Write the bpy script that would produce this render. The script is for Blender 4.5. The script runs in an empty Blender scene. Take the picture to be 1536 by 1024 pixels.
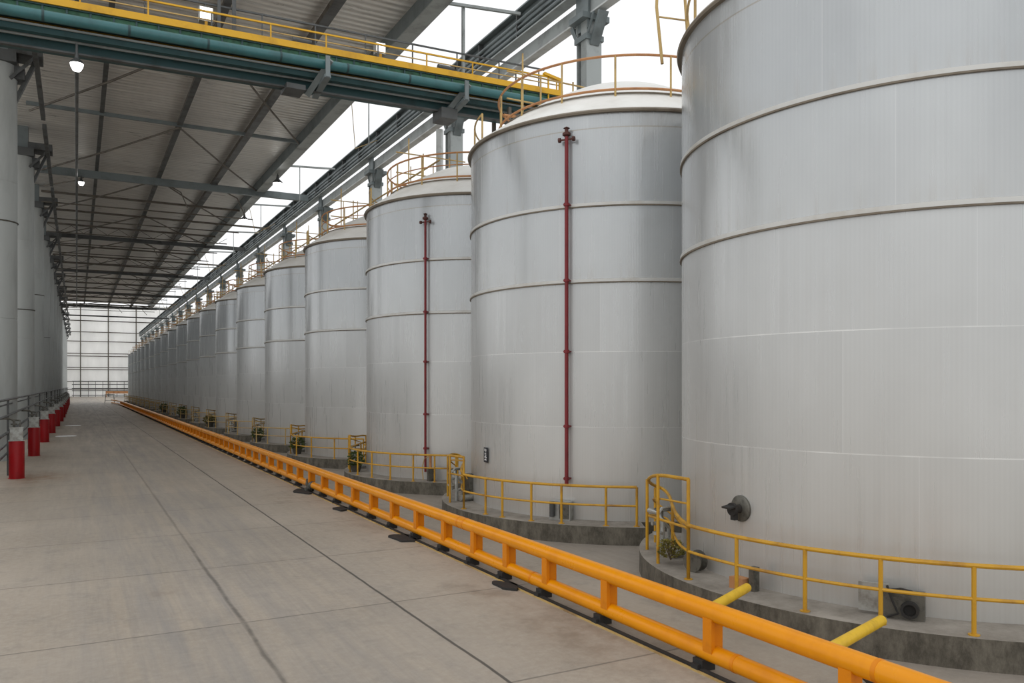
import bpy, math, random
from math import sin, cos, pi, radians as rad
random.seed(7)
C = bpy.context.scene.collection
ORD = ['nearest', 'second nearest', 'third nearest', 'fourth nearest', 'fifth nearest', 'sixth nearest', 'seventh nearest',
       'eighth nearest', 'ninth nearest', 'tenth nearest', 'eleventh nearest', 'twelfth nearest', 'thirteenth nearest',
       'fourteenth nearest', 'fifteenth nearest', 'sixteenth nearest', 'seventeenth nearest', 'eighteenth nearest',
       'second farthest', 'farthest']
EYE = 4.05

# ------------------------------------------------------------------ materials
class NT:
    def __init__(s, name):
        s.m = bpy.data.materials.new(name); s.m.use_nodes = True
        s.t = s.m.node_tree; s.n = s.t.nodes; s.l = s.t.links
        s.b = s.n['Principled BSDF']
    def add(s, typ, **kw):
        n = s.n.new(typ)
        for k, v in kw.items():
            if k.startswith('i_'):
                key = k[2:]
                key = int(key) if key.isdigit() else key.replace('_', ' ')
                s.set(n.inputs[key], v)
            else: setattr(n, k, v)
        return n
    def set(s, inp, v):
        if isinstance(v, bpy.types.NodeSocket): s.l.new(v, inp)
        else: inp.default_value = v
    def math(s, op, a, b=None, c=None, clamp=False):
        n = s.n.new('ShaderNodeMath'); n.operation = op; n.use_clamp = clamp
        s.set(n.inputs[0], a)
        if b is not None: s.set(n.inputs[1], b)
        if c is not None: s.set(n.inputs[2], c)
        return n.outputs[0]
    def coord(s): return s.add('ShaderNodeTexCoord').outputs['Object']
    def sep(s, v):
        n = s.add('ShaderNodeSeparateXYZ'); s.l.new(v, n.inputs[0]); return n.outputs
    def comb(s, x, y, z):
        n = s.add('ShaderNodeCombineXYZ'); s.set(n.inputs[0], x); s.set(n.inputs[1], y); s.set(n.inputs[2], z); return n.outputs[0]
    def noise(s, vec, scale, detail=3, rough=.55):
        n = s.add('ShaderNodeTexNoise'); s.l.new(vec, n.inputs['Vector'])
        n.inputs['Scale'].default_value = scale; n.inputs['Detail'].default_value = detail; n.inputs['Roughness'].default_value = rough
        return n.outputs[0]
    def mapr(s, v, a, b, c, d):
        n = s.add('ShaderNodeMapRange'); s.l.new(v, n.inputs[0])
        for i, q in enumerate((a, b, c, d)): s.set(n.inputs[i+1], q)
        return n.outputs[0]
    def mix(s, f, a, b, mode='MIX'):
        n = s.add('ShaderNodeMix'); n.data_type = 'RGBA'; n.blend_type = mode
        s.set(n.inputs[0], f); s.set(n.inputs[6], a); s.set(n.inputs[7], b); return n.outputs[2]
    def bump(s, h, strength, dist=.02):
        n = s.add('ShaderNodeBump'); n.inputs['Strength'].default_value = strength; n.inputs['Distance'].default_value = dist
        s.l.new(h, n.inputs['Height']); s.l.new(n.outputs[0], s.b.inputs['Normal'])

def c4(c): return (c[0], c[1], c[2], 1)
def paint(name, col, rough=.5, metal=0, dirt=None, amt=.35, scale=1.5, bump=0, stretch=(1, 1, 1)):
    t = NT(name); co = t.coord(); x, y, z = t.sep(co)
    v = t.comb(t.math('MULTIPLY', x, stretch[0]), t.math('MULTIPLY', y, stretch[1]), t.math('MULTIPLY', z, stretch[2]))
    n = t.noise(v, scale, 5, .65)
    if dirt is None: dirt = tuple(k*.45 for k in col)
    f = t.mapr(n, .48, .72, 0, amt)
    t.set(t.b.inputs['Base Color'], t.mix(f, c4(col), c4(dirt)))
    t.set(t.b.inputs['Roughness'], t.mapr(n, .3, .7, rough*.85, min(1, rough*1.15)))
    t.b.inputs['Metallic'].default_value = metal
    if bump: t.bump(t.noise(v, scale*8, 4), bump)
    if 'orange' in name or 'red' in name: t.b.inputs['Specular IOR Level'].default_value = .3
    return t.m

M = {}
M['yellow_deck'] = paint('deck_yellow', (.66, .36, .006), .45, 0, (.30, .14, .01), .6, 1.4)
M['orange'] = paint('safety_orange', (.76, .28, .0), .3, 0, (.45, .12, .005), .32, 1.3)
M['orange_post'] = paint('safety_orange_post', (.68, .215, .0), .42, 0, (.33, .08, .01), .4, 2.6)
M['yellow'] = paint('rail_yellow', (.52, .275, .012), .5, 0, (.20, .085, .02), .8, 1.6)
M['yellow_bright'] = paint('pipe_yellow', (.72, .45, .006), .45, 0, (.34, .18, .02), .4, 4)
M['rust_rail'] = paint('rusty_rail', (.46, .22, .09), .7, 0, (.20, .07, .03), .8, 1.2)
M['amber_rail'] = paint('amber_rail', (.48, .33, .12), .6, 0, (.16, .09, .05), .9, 1.3)
M['red'] = paint('bollard_red', (.31, .003, .006), .42, 0, (.16, .008, .008), .6, 1.6)
M['pipe_red'] = paint('standpipe_red', (.20, .022, .026), .5, 0, (.10, .02, .02), .7, 2)
M['teal'] = paint('teal_pipe', (.035, .135, .143), .36, 0, (.02, .06, .065), .6, 1.4)
M['teal_dark'] = paint('teal_steel', (.018, .062, .066), .5, 0, (.01, .02, .02), .7, 1.2)
M['green_mesh'] = paint('green_mesh', (.035, .12, .065), .7, 0, (.015, .03, .02), .9, 3)
M['dark_steel'] = paint('dark_steel', (.085, .09, .09), .5, .3, (.03, .026, .022), .8, 1.1)
M['brown_steel'] = paint('brown_steel', (.12, .105, .085), .6, .2, (.04, .03, .02), .8, 1.1)
M['blue_steel'] = paint('blue_grey_steel', (.17, .20, .205), .5, .2, (.07, .08, .08), .7, .6)
M['grey_steel'] = paint('grey_steel', (.33, .355, .35), .5, .25, (.13, .14, .13), .7, .7)
M['pale_steel'] = paint('pale_steel', (.55, .57, .56), .45, .2, (.25, .25, .22), .7, .7)
M['rust_dark'] = paint('rust_dark', (.09, .028, .02), .7, 0, (.03, .015, .012), .8, 6)
M['black'] = paint('black_rubber', (.018, .017, .016), .8, 0, (.05, .04, .03), .6, 4)
M['grime'] = paint('grimy_metal', (.14, .135, .115), .5, .5, (.03, .028, .022), .9, 6, .3)
M['galv'] = paint('galvanised', (.42, .43, .41), .4, .5, (.16, .14, .11), .8, 3)
M['pot'] = paint('pot_dark', (.06, .055, .045), .8, 0, (.02, .02, .018), .7, 8)
M['leaf'] = paint('leaf_green', (.055, .095, .018), .6, 0, (.16, .15, .04), .8, 6)
M['leaf_dry'] = paint('leaf_yellow', (.20, .17, .03), .6, 0, (.05, .07, .015), .9, 5)
M['twig'] = paint('twig', (.09, .06, .035), .8, 0, None, .5, 5)
M['cream'] = paint('cream_lip', (.60, .59, .55), .55, 0, (.33, .29, .23), .6, .6)
M['ledge'] = paint('ledge_paint', (.56, .56, .54), .4, .25, (.38, .34, .28), .7, .7)
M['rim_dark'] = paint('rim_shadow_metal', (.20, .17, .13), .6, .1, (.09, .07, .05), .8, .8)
M['roofskin'] = paint('tank_roof_paint', (.78, .78, .75), .5, 0, (.55, .53, .48), .55, .5)
M['column'] = paint('column_concrete', (.40, .42, .41), .75, 0, (.25, .26, .25), .8, .5, .1, (1, 1, .22))
M['plate'] = paint('patch_lettering_white', (.9, .9, .9), .3, 0, (.8, .8, .8), .2, 1)  # white of the floor light patches and the sign marks

def concrete_kerb():
    t = NT('kerb_concrete'); co = t.coord(); x, y, z = t.sep(co)
    n1 = t.noise(co, 1.3, 6, .7); n2 = t.noise(t.comb(t.math('MULTIPLY', x, 3), t.math('MULTIPLY', y, 3), t.math('MULTIPLY', z, 1.3)), 1.0, 7, .78)
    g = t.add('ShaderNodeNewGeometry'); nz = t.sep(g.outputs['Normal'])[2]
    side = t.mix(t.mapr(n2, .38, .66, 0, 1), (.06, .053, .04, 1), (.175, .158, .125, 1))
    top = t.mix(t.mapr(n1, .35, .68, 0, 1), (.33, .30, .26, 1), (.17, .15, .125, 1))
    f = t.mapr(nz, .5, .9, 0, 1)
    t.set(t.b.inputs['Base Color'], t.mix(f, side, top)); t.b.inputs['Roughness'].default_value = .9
    t.bump(t.noise(co, 9, 5, .7), .35, .03)
    return t.m
M['kerb'] = concrete_kerb()

def shell_mat():
    t = NT('tank_shell_paint'); co = t.coord(); x, y, z = t.sep(co)
    oi = t.add('ShaderNodeObjectInfo').outputs['Random']
    ang = t.math('ARCTAN2', y, x)
    # plate courses between the horizontal seams
    lv = [2.48, 4.49, 6.35, 8.38, 10.44]
    course = None; line = None
    for q in lv:
        g = t.math('GREATER_THAN', z, q)
        course = g if course is None else t.math('ADD', course, g)
    for q, wd in ((2.48, .007), (4.49, .007)):
        d = t.mapr(t.math('ABSOLUTE', t.math('SUBTRACT', z, q)), wd, wd*1.8, 1, 0)
        line = d if line is None else t.math('MAXIMUM', line, d)
    off = t.math('ADD', t.math('MULTIPLY', course, .37), t.math('MULTIPLY', oi, 3))
    k = t.math('ADD', t.math('MULTIPLY', ang, 10/(2*pi)), off)
    plate = t.math('FLOOR', k)
    fr = t.math('SUBTRACT', k, plate)
    wn = t.add('ShaderNodeTexWhiteNoise'); wn.noise_dimensions = '2D'
    t.set(wn.inputs['Vector'], t.comb(plate, course, 0))
    vline = t.mapr(t.math('ABSOLUTE', t.math('SUBTRACT', fr, .5)), .4965, .4985, 0, 1)
    # fine vertical ribbing
    rib = t.math('SINE', t.math('MULTIPLY', ang, 420))
    sv = t.comb(t.math('MULTIPLY', ang, 16), t.math('MULTIPLY', z, .12), course)
    streak = t.noise(sv, 2.0, 3, .6)
    big = t.noise(t.comb(t.math('MULTIPLY', ang, 4), t.math('MULTIPLY', z, .5), oi), 1.1, 3)
    val = t.math('ADD', .90, t.math('MULTIPLY', wn.outputs[0], .07))
    val = t.math('ADD', val, t.math('MULTIPLY', t.math('SUBTRACT', streak, .5), .045))
    val = t.math('ADD', val, t.math('MULTIPLY', t.math('SUBTRACT', big, .5), .14))
    val = t.math('ADD', val, t.math('MULTIPLY', rib, .012))
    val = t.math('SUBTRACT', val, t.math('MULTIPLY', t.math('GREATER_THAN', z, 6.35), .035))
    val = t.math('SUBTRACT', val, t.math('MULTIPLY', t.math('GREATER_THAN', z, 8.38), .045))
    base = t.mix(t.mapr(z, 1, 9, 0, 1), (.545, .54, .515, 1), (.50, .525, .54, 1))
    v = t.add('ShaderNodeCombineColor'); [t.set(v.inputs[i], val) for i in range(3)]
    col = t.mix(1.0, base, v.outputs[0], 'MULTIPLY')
    col = t.mix(t.math('MULTIPLY', t.math('MULTIPLY', line, t.mapr(big, .35, .6, .35, 1)), .6), col, (.80, .80, .78, 1))
    topl = t.mapr(t.math('ABSOLUTE', t.math('SUBTRACT', z, 10.44)), .010, .02, 1, 0)
    col = t.mix(t.math('MULTIPLY', topl, .6), col, (.30, .26, .20, 1))
    col = t.mix(t.math('MULTIPLY', vline, .16), col, (.80, .80, .80, 1))
    # brown drip stains just over the ledges and at the foot
    st = None
    for q, h in ((6.35, .5), (8.38, .5), (0, .9)):
        a = t.mapr(t.math('SUBTRACT', z, q), 0, h, 1, 0)
        a = t.math('MULTIPLY', a, t.math('GREATER_THAN', z, q))
        st = a if st is None else t.math('MAXIMUM', st, a)
    st = t.math('MULTIPLY', st, t.mapr(streak, .45, .7, 0, .24))
    col = t.mix(st, col, (.34, .30, .24, 1))
    t.set(t.b.inputs['Base Color'], col)
    t.set(t.b.inputs['Roughness'], t.math('SUBTRACT', t.mapr(streak, .3, .7, .24, .40), t.math('MULTIPLY', t.math('GREATER_THAN', z, 6.35), .09)))
    t.b.inputs['Metallic'].default_value = .34
    t.bump(t.math('ADD', t.math('MULTIPLY', rib, .25), streak), .03, .02)
    return t.m
M['shell'] = shell_mat()

def floor_mat():
    t = NT('concrete_floor'); co = t.coord(); x, y, z = t.sep(co)
    n = t.noise(co, .35, 6, .62); fine = t.noise(co, 7, 6, .75); mid = t.noise(co, 1.4, 5, .65)
    sk = t.noise(t.comb(t.math('MULTIPLY', x, 1.7), t.math('MULTIPLY', y, .10), 0), 1.0, 6, .68)
    sk2 = t.noise(t.comb(t.math('MULTIPLY', x, 6.5), t.math('MULTIPLY', y, .16), 3), 1.0, 4, .7)
    col = t.mix(t.mapr(n, .3, .7, 0, 1), (.315, .262, .205, 1), (.42, .355, .285, 1))
    col = t.mix(t.mapr(mid, .50, .70, 0, .6), col, (.215, .188, .155, 1))
    col = t.mix(t.mapr(fine, .42, .68, 0, .5), col, (.47, .415, .345, 1))
    lane = t.math('MULTIPLY', t.mapr(x, -1.5, 1.0, 0, 1), t.mapr(x, 3.6, 6.2, 1, 0))
    f = t.math('MULTIPLY', lane, t.mapr(sk, .38, .68, .05, .6))
    col = t.mix(f, col, (.205, .200, .198, 1))
    f2 = t.math('MULTIPLY', lane, t.mapr(sk2, .5, .75, 0, .28))
    col = t.mix(f2, col, (.155, .152, .155, 1))
    # each slab a shade of its own
    wn = t.add('ShaderNodeTexWhiteNoise'); wn.noise_dimensions = '2D'
    sy = t.math('FLOOR', t.math('DIVIDE', t.math('SUBTRACT', y, 9.6), 4.6))
    sx = t.math('ADD', t.math('GREATER_THAN', x, 5.2), t.math('GREATER_THAN', x, 8.3))
    t.set(wn.inputs['Vector'], t.comb(sx, sy, 0))
    col = t.mix(t.math('MULTIPLY', wn.outputs[0], .14), col, (.20, .19, .175, 1))
    # darker gutter ground, with the shade beside the plinths painted in
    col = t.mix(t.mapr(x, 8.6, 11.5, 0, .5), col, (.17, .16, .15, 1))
    # brown spills
    for (a, b, r, s) in ((7.0, 13.9, 1.0, .55), (7.3, 11.0, 1.5, .65), (6.9, 22.5, 1.1, .45), (-1.6, 41, 2.0, .8), (6.6, 29, 1.2, .4), (1.5, 17, .5, .35)):
        dd = t.math('SQRT', t.math('ADD', t.math('POWER', t.math('SUBTRACT', x, a), 2), t.math('POWER', t.math('MULTIPLY', t.math('SUBTRACT', y, b), .6), 2)))
        g = t.math('MULTIPLY', t.mapr(dd, 0, r, 1, 0), t.mapr(mid, .38, .6, 0, s), clamp=True)
        col = t.mix(g, col, (.26, .14, .07, 1) if a < 0 else (.19, .135, .09, 1))
    wob = t.math('MULTIPLY', t.math('SUBTRACT', t.noise(co, .8, 4), .5), .05)
    xw = t.math('ADD', x, wob); yw = t.math('ADD', y, wob)
    j1 = t.mapr(t.math('ABSOLUTE', t.math('SUBTRACT', xw, 5.2)), .018, .035, .9, 0)
    j4 = t.mapr(t.math('ABSOLUTE', t.math('SUBTRACT', xw, 2.5)), .015, .05, .35, 0)
    crack = t.math('ADD', x, t.math('MULTIPLY', t.math('SUBTRACT', t.noise(co, .45, 5), .5), .16))
    j2 = t.mapr(t.math('ABSOLUTE', t.math('SUBTRACT', crack, 2.5)), .015, .055, .75, 0)
    j2 = t.math('MULTIPLY', j2, t.math('MULTIPLY', t.math('LESS_THAN', y, 21.5), t.mapr(mid, .3, .55, .25, .85)))
    ym = t.math('ABSOLUTE', t.math('SUBTRACT', t.math('MODULO', t.math('ADD', yw, 500 - 9.6 + 2.3 - 500 + 460), 4.6), 2.3))
    j3 = t.mapr(ym, .012, .03, .55, 0)
    j3 = t.math('MULTIPLY', j3, t.math('LESS_THAN', x, 8.2))
    j = t.math('MAXIMUM', t.math('MAXIMUM', j1, j2), t.math('MAXIMUM', j3, j4))
    col = t.mix(j, col, (.055, .048, .04, 1))
    t.set(t.b.inputs['Base Color'], col)
    t.set(t.b.inputs['Roughness'], t.mapr(sk, .35, .7, .48, .72))
    t.bump(t.math('SUBTRACT', t.math('MULTIPLY', fine, .3), j), .22, .02)
    return t.m
M['floor'] = floor_mat()

def ceil_mat():
    t = NT('corrugated_roof_sheet'); co = t.coord(); x, y, z = t.sep(co)
    w = t.math('SINE', t.math('MULTIPLY', y, 2*pi/.55))
    n = t.noise(t.comb(t.math('MULTIPLY', x, .35), t.math('MULTIPLY', y, 2.2), 0), 1.0, 5, .65)
    n2 = t.noise(co, .12, 3)
    col = t.mix(t.mapr(n, .3, .7, 0, 1), (.60, .585, .55, 1), (.88, .87, .83, 1))
    col = t.mix(t.mapr(n2, .4, .65, 0, .35), col, (.48, .46, .43, 1))
    col = t.mix(t.mapr(w, .55, 1, 0, .3), col, (.2, .19, .175, 1))
    t.set(t.b.inputs['Base Color'], col)
    t.set(t.b.inputs['Roughness'], t.mapr(n, .3, .7, .24, .5)); t.b.inputs['Metallic'].default_value = .35
    t.bump(t.math('ADD', w, t.math('MULTIPLY', n, 1.2)), .5, .05)
    return t.m
M['ceiling'] = ceil_mat()

def wall_sheet(name, base, period, transl):
    t = NT(name); co = t.coord(); x, y, z = t.sep(co)
    w = t.math('SINE', t.math('MULTIPLY', t.math('ADD', x, y), 2*pi/period))
    n = t.noise(t.comb(x, y, t.math('MULTIPLY', z, .3)), .25, 5, .6)
    k = tuple(q*.88 for q in base)
    col = t.mix(t.mapr(n, .35, .65, 0, 1), c4(base), c4(k))
    t.set(t.b.inputs['Base Color'], col); t.b.inputs['Roughness'].default_value = .7
    t.bump(w, .3, .04)
    if transl:
        tr = t.add('ShaderNodeBsdfTranslucent'); t.set(tr.inputs[0], col)
        mx = t.add('ShaderNodeMixShader'); mx.inputs[0].default_value = transl
        t.l.new(t.b.outputs[0], mx.inputs[1]); t.l.new(tr.outputs[0], mx.inputs[2])
        t.l.new(mx.outputs[0], t.n['Material Output'].inputs[0])
    return t.m
M['wall_back'] = wall_sheet('translucent_end_wall', (.97, .97, .955), 1.2, .8)
M['unseen_wall_left'] = wall_sheet('unseen_side_wall_sheet', (.5, .52, .51), .8, .2)
M['skylight'] = None

def glow(name, col, st):
    t = NT(name); co = t.coord(); n = t.noise(co, 3, 2)
    t.set(t.b.inputs['Emission Color'], t.mix(n, c4(col), (1, 1, 1, 1))); t.b.inputs['Emission Strength'].default_value = st
    return t.m
M['lamp'] = glow('lamp_glow', (1, .97, .9), 9)
M['lamp_soft'] = glow('lamp_glow_soft', (1, .95, .85), 2.2)

def sign_mat():
    t = NT('sign_black'); co = t.coord()
    t.set(t.b.inputs['Base Color'], t.mix(t.noise(co, 9, 3), (.012, .014, .018, 1), (.03, .035, .045, 1)))
    t.b.inputs['Roughness'].default_value = .35
    return t.m
M['sign'] = sign_mat()

# ------------------------------------------------------------------ mesh builder
def V(a): return (float(a[0]), float(a[1]), float(a[2]))
def sub(a, b): return (a[0]-b[0], a[1]-b[1], a[2]-b[2])
def addv(a, b): return (a[0]+b[0], a[1]+b[1], a[2]+b[2])
def mul(a, k): return (a[0]*k, a[1]*k, a[2]*k)
def cross(a, b): return (a[1]*b[2]-a[2]*b[1], a[2]*b[0]-a[0]*b[2], a[0]*b[1]-a[1]*b[0])
def norm(a):
    l = math.sqrt(a[0]**2+a[1]**2+a[2]**2) or 1
    return (a[0]/l, a[1]/l, a[2]/l)

class MB:
    def __init__(s): s.v = []; s.f = []
    def box(s, x0, x1, y0, y1, z0, z1):
        b = len(s.v)
        s.v += [(x0, y0, z0), (x1, y0, z0), (x1, y1, z0), (x0, y1, z0), (x0, y0, z1), (x1, y0, z1), (x1, y1, z1), (x0, y1, z1)]
        s.f += [tuple(b+i for i in q) for q in ((0, 3, 2, 1), (4, 5, 6, 7), (0, 1, 5, 4), (1, 2, 6, 5), (2, 3, 7, 6), (3, 0, 4, 7))]
        return s
    def beam(s, p, q, w, h, up=(0, 0, 1)):
        d = norm(sub(q, p)); sd = norm(cross(d, up)) if abs(sum(a*b for a, b in zip(d, up))) < .99 else norm(cross(d, (0, 1, 0)))
        u = cross(sd, d); b = len(s.v)
        for e in (p, q):
            for a, c in ((-1, -1), (1, -1), (1, 1), (-1, 1)):
                s.v.append(addv(e, addv(mul(sd, a*w/2), mul(u, c*h/2))))
        s.f += [tuple(b+i for i in q2) for q2 in ((3, 2, 1, 0), (4, 5, 6, 7), (0, 1, 5, 4), (1, 2, 6, 5), (2, 3, 7, 6), (3, 0, 4, 7))]
        return s
    def tube(s, path, r, n=10, cap=True, closed=False):
        path = [V(p) for p in path]; N = len(path); b = len(s.v); prev = None
        for i, p in enumerate(path):
            if closed: d = norm(sub(path[(i+1) % N], path[i-1]))
            else: d = norm(sub(path[min(i+1, N-1)], path[max(i-1, 0)]))
            if prev is None:
                ref = (0, 0, 1) if abs(d[2]) < .9 else (1, 0, 0)
                a = norm(cross(d, ref))
            else:
                a = norm(sub(prev, mul(d, sum(k*l for k, l in zip(prev, d)))))
            prev = a; c = cross(d, a)
            rr = r[i] if isinstance(r, (list, tuple)) else r
            for k in range(n):
                t = 2*pi*k/n
                s.v.append(addv(p, addv(mul(a, rr*cos(t)), mul(c, rr*sin(t)))))
        for i in range(N if closed else N-1):
            i2 = (i+1) % N
            for k in range(n):
                k2 = (k+1) % n
                s.f.append((b+i*n+k, b+i2*n+k, b+i2*n+k2, b+i*n+k2))
        if cap and not closed:
            s.f.append(tuple(b+k for k in range(n))); s.f.append(tuple(b+(N-1)*n+k for k in reversed(range(n))))
        return s
    def lathe(s, prof, n=96, c=(0, 0, 0), axis=None):
        b = len(s.v)
        for r, z in prof:
            for k in range(n):
                t = 2*pi*k/n
                if axis is None: s.v.append((c[0]+r*cos(t), c[1]+r*sin(t), c[2]+z))
                else:
                    u = norm(cross(axis, (0, 0, 1))); w = cross(u, axis)
                    s.v.append(addv(c, addv(mul(axis, z), addv(mul(u, r*cos(t)), mul(w, r*sin(t))))))
        for i in range(len(prof)-1):
            for k in range(n):
                k2 = (k+1) % n
                s.f.append((b+i*n+k, b+i*n+k2, b+(i+1)*n+k2, b+(i+1)*n+k))
        if prof[0][0] > 1e-4: s.f.append(tuple(b+k for k in reversed(range(n))))
        if prof[-1][0] > 1e-4: s.f.append(tuple(b+(len(prof)-1)*n+k for k in range(n)))
        return s
    def prism(s, pts, z0, z1, bev=0):
        b = len(s.v); n = len(pts)
        s.v += [(x, y, z0) for x, y in pts] + [(x, y, z1-bev) for x, y in pts]
        for i in range(n): s.f.append((b+i, b+(i+1) % n, b+n+(i+1) % n, b+n+i))
        s.f.append(tuple(b+i for i in reversed(range(n))))
        if bev:
            cx = sum(p[0] for p in pts)/n; cy = sum(p[1] for p in pts)/n
            s.v += [(x+(cx-x)*bev/6, y+(cy-y)*bev/6, z1) for x, y in pts]
            for i in range(n): s.f.append((b+n+i, b+n+(i+1) % n, b+2*n+(i+1) % n, b+2*n+i))
            s.f.append(tuple(b+2*n+i for i in range(n)))
        else: s.f.append(tuple(b+n+i for i in range(n)))
        return s
    def mesh(s, name, m, smooth=35):
        me = bpy.data.meshes.new(name); me.from_pydata(s.v, [], s.f); me.validate()
        me.materials.append(M[m])
        if smooth:
            me.polygons.foreach_set('use_smooth', [True]*len(me.polygons))
            me.set_sharp_from_angle(angle=rad(smooth))
        me.update(); return me

def link(name, me, parent=None, loc=(0, 0, 0), rz=0, label=None, cat=None, group=None, kind=None):
    o = bpy.data.objects.new(name, me); C.objects.link(o)
    o.location = loc; o.rotation_euler = (0, 0, rz)
    if parent is not None: o.parent = parent
    if label: o['label'] = label
    if cat: o['category'] = cat
    if group: o['group'] = group
    if kind: o['kind'] = kind
    return o
def thing(name, label, cat, loc=(0, 0, 0), rz=0, group=None): return link(name, None, None, loc, rz, label, cat, group)

# ------------------------------------------------------------------ setting
fl = MB().box(-60, 120, -20, 420, -.5, 0).mesh('floor', 'floor', 0)
link('floor', fl, kind='structure')
ZR = 23.75
ce = MB().box(-9, 16.5, 30, 214, ZR, ZR+.12)
link('ceiling', ce.mesh('ceiling', 'ceiling', 0), kind='structure')
wb = MB().box(-9, 60, 330, 330.3, 0, 34)
wbo = link('wall_back', wb.mesh('wall_back', 'wall_back', 0), kind='structure')
for z in (2.6, 5.4, 9.7, 10.5, 14.6, 15.6, 20.0, 23.4, 27.5):
    link('girt', MB().box(-9, 60, 329.4, 330, z, z+.28).mesh('girt', 'brown_steel', 0), wbo)
for x in (1.2, 10.2, 19.5, 30, 41, 52):
    link('wall_post', MB().box(x-.18, x+.18, 329.2, 329.9, 0, 34).mesh('wall_post', 'brown_steel', 0), wbo)
wl = MB().box(-9.3, -9, 30, 330, 0, 5.5)  # unseen side wall, kept low so daylight comes in over it
wl.box(-9.3, -9, 80, 330, 5.5, 15)  # unseen upper stretch, added to hold daylight off the far tanks
link('unseen_wall_left', wl.mesh('unseen_wall_left', 'unseen_wall_left', 0), kind='structure')

# roof purlins running down the hall
def ibeam(p, q, w, h, t=.04):
    m = MB(); m.beam(p, q, t*1.3, h); m.beam(addv(p, (0, 0, h/2)), addv(q, (0, 0, h/2)), w, t); m.beam(addv(p, (0, 0, -h/2)), addv(q, (0, 0, -h/2)), w, t)
    return m
for x, w, h, lab in ((1.55, .28, .5, 'thin dark roof beam running down the hall, leftmost'),
                     (6.6, .36, .6, 'dark roof beam running down the hall, middle one of the three'),
                     (11.4, .5, .65, 'dark roof beam running down the hall, next to the skylight side')):
    r = thing('roof_beam', lab, 'beam', (x, 32, 0), group='lengthwise roof beams')
    link('web', MB().beam((0, 0, ZR-.08-h/2), (0, 181, ZR-.08-h/2), .09, h).mesh('web', 'brown_steel', 0), r)
    link('flange', MB().beam((0, 0, ZR-.1-h), (0, 181, ZR-.1-h), w, .06).mesh('flange', 'dark_steel', 0), r)
r = thing('roof_edge_beam', 'deep grey steel beam along the edge of the roof beside the open skylight', 'beam', (15.55, 30, 0))
link('box_girder', MB().box(-.25, .5, 0, 185, 22.85, 23.95).mesh('box_girder', 'blue_steel', 0), r)
link('flange', MB().box(-.3, .55, 0, 185, 22.78, 22.85).mesh('flange', 'grey_steel', 0), r)
link('gutter', MB().box(.5, .8, 0, 185, 23.5, 23.95).mesh('gutter', 'grey_steel', 0), r)

# crane girders on the right
gx = 20.75
g = thing('crane_girder', 'deep grey-green steel girder carrying pipes above the tank roofs', 'girder', (gx, 12, 0))
link('web', MB().box(-.06, .1, 0, 316.8, 22.4, 23.75).mesh('web', 'blue_steel', 0), g)
link('flange', MB().box(-.42, .42, 0, 316.8, 23.75, 23.83).mesh('flange', 'blue_steel', 0), g)
link('flange', MB().box(-.36, .25, 0, 316.8, 22.32, 22.4).mesh('flange', 'grey_steel', 0), g)
for k, (dx, z, rr) in enumerate(((-.28, 22.62, .1), (-.25, 22.95, .07), (-.3, 23.2, .09))):
    link('pipe', MB().tube([(dx, 0, z), (dx, 316.8, z)], rr, 8).mesh('pipe', 'blue_steel'), g)
stf = MB().box(-.36, -.06, -.03, .03, 22.4, 23.75).mesh('stiffener', 'dark_steel', 0)
for k in range(70): link('stiffener', stf, g, (0, 2.5+4.5*k, 0))
g = thing('lower_girder', 'pale grey lower girder resting on the row of steel columns', 'girder', (21.15, 12, 0))
link('box_section', MB().box(-.25, .15, 0, 316.8, 21.35, 22.02).mesh('box_section', 'grey_steel', 0), g)
link('flange', MB().box(-.28, .2, 0, 316.8, 21.27, 21.35).mesh('flange', 'pale_steel', 0), g)

# steel columns behind the tanks
colm = MB(); colm.box(-.42, .42, -.42, -.35, 0, 21.2); colm.box(-.42, .42, .35, .42, 0, 21.2); colm.box(-.06, .06, -.35, .35, 0, 21.2)
colm.box(-.42, -.37, -.35, .05, 0, 21.2)
colm = colm.mesh('shaft', 'grey_steel', 0)
cap = MB(); cap.prism([(-.5, -.5), (.5, -.5), (.5, .5), (-.5, .5)], 20.1, 20.35)
cap.box(-.75, .75, -.6, .6, 21.0, 21.27)
for sgn in (-1, 1):
    cap.beam((0, sgn*.4, 19.9), (0, sgn*1.2, 21.2), .5, .14)
    cap.beam((-.35, sgn*.4, 20.3), (-.35, sgn*.9, 21.2), .08, .08)
cap.box(-.4, -.3, -.5, .5, 20.6, 22.3)
cap = cap.mesh('column_bracket', 'blue_steel', 0)
for k in range(20):
    y = 31.3+15.3*k
    lab = 'grey steel column behind the tanks, %s to the camera' % ORD[k].replace(' nearest', ' nearest') if k < 5 else 'small distant grey steel column standing behind the far tanks'
    c = thing('steel_column', lab, 'column', (21.15, y, 0), group='columns under the crane girder')
    link('shaft', colm, c); link('column_bracket', cap, c)
dp = thing('downpipe', 'pale round downpipe just left of the second steel column', 'pipe', (21.15, 48.9, 0))
link('pipe', MB().tube([(0, 0, 0), (0, 0, 21)], .24, 16).mesh('pipe', 'pale_steel'), dp)
for z in (6, 12, 18): link('collar', MB().tube([(0, 0, z), (0, 0, z+.15)], .3, 16).mesh('collar', 'grey_steel'), dp)

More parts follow.
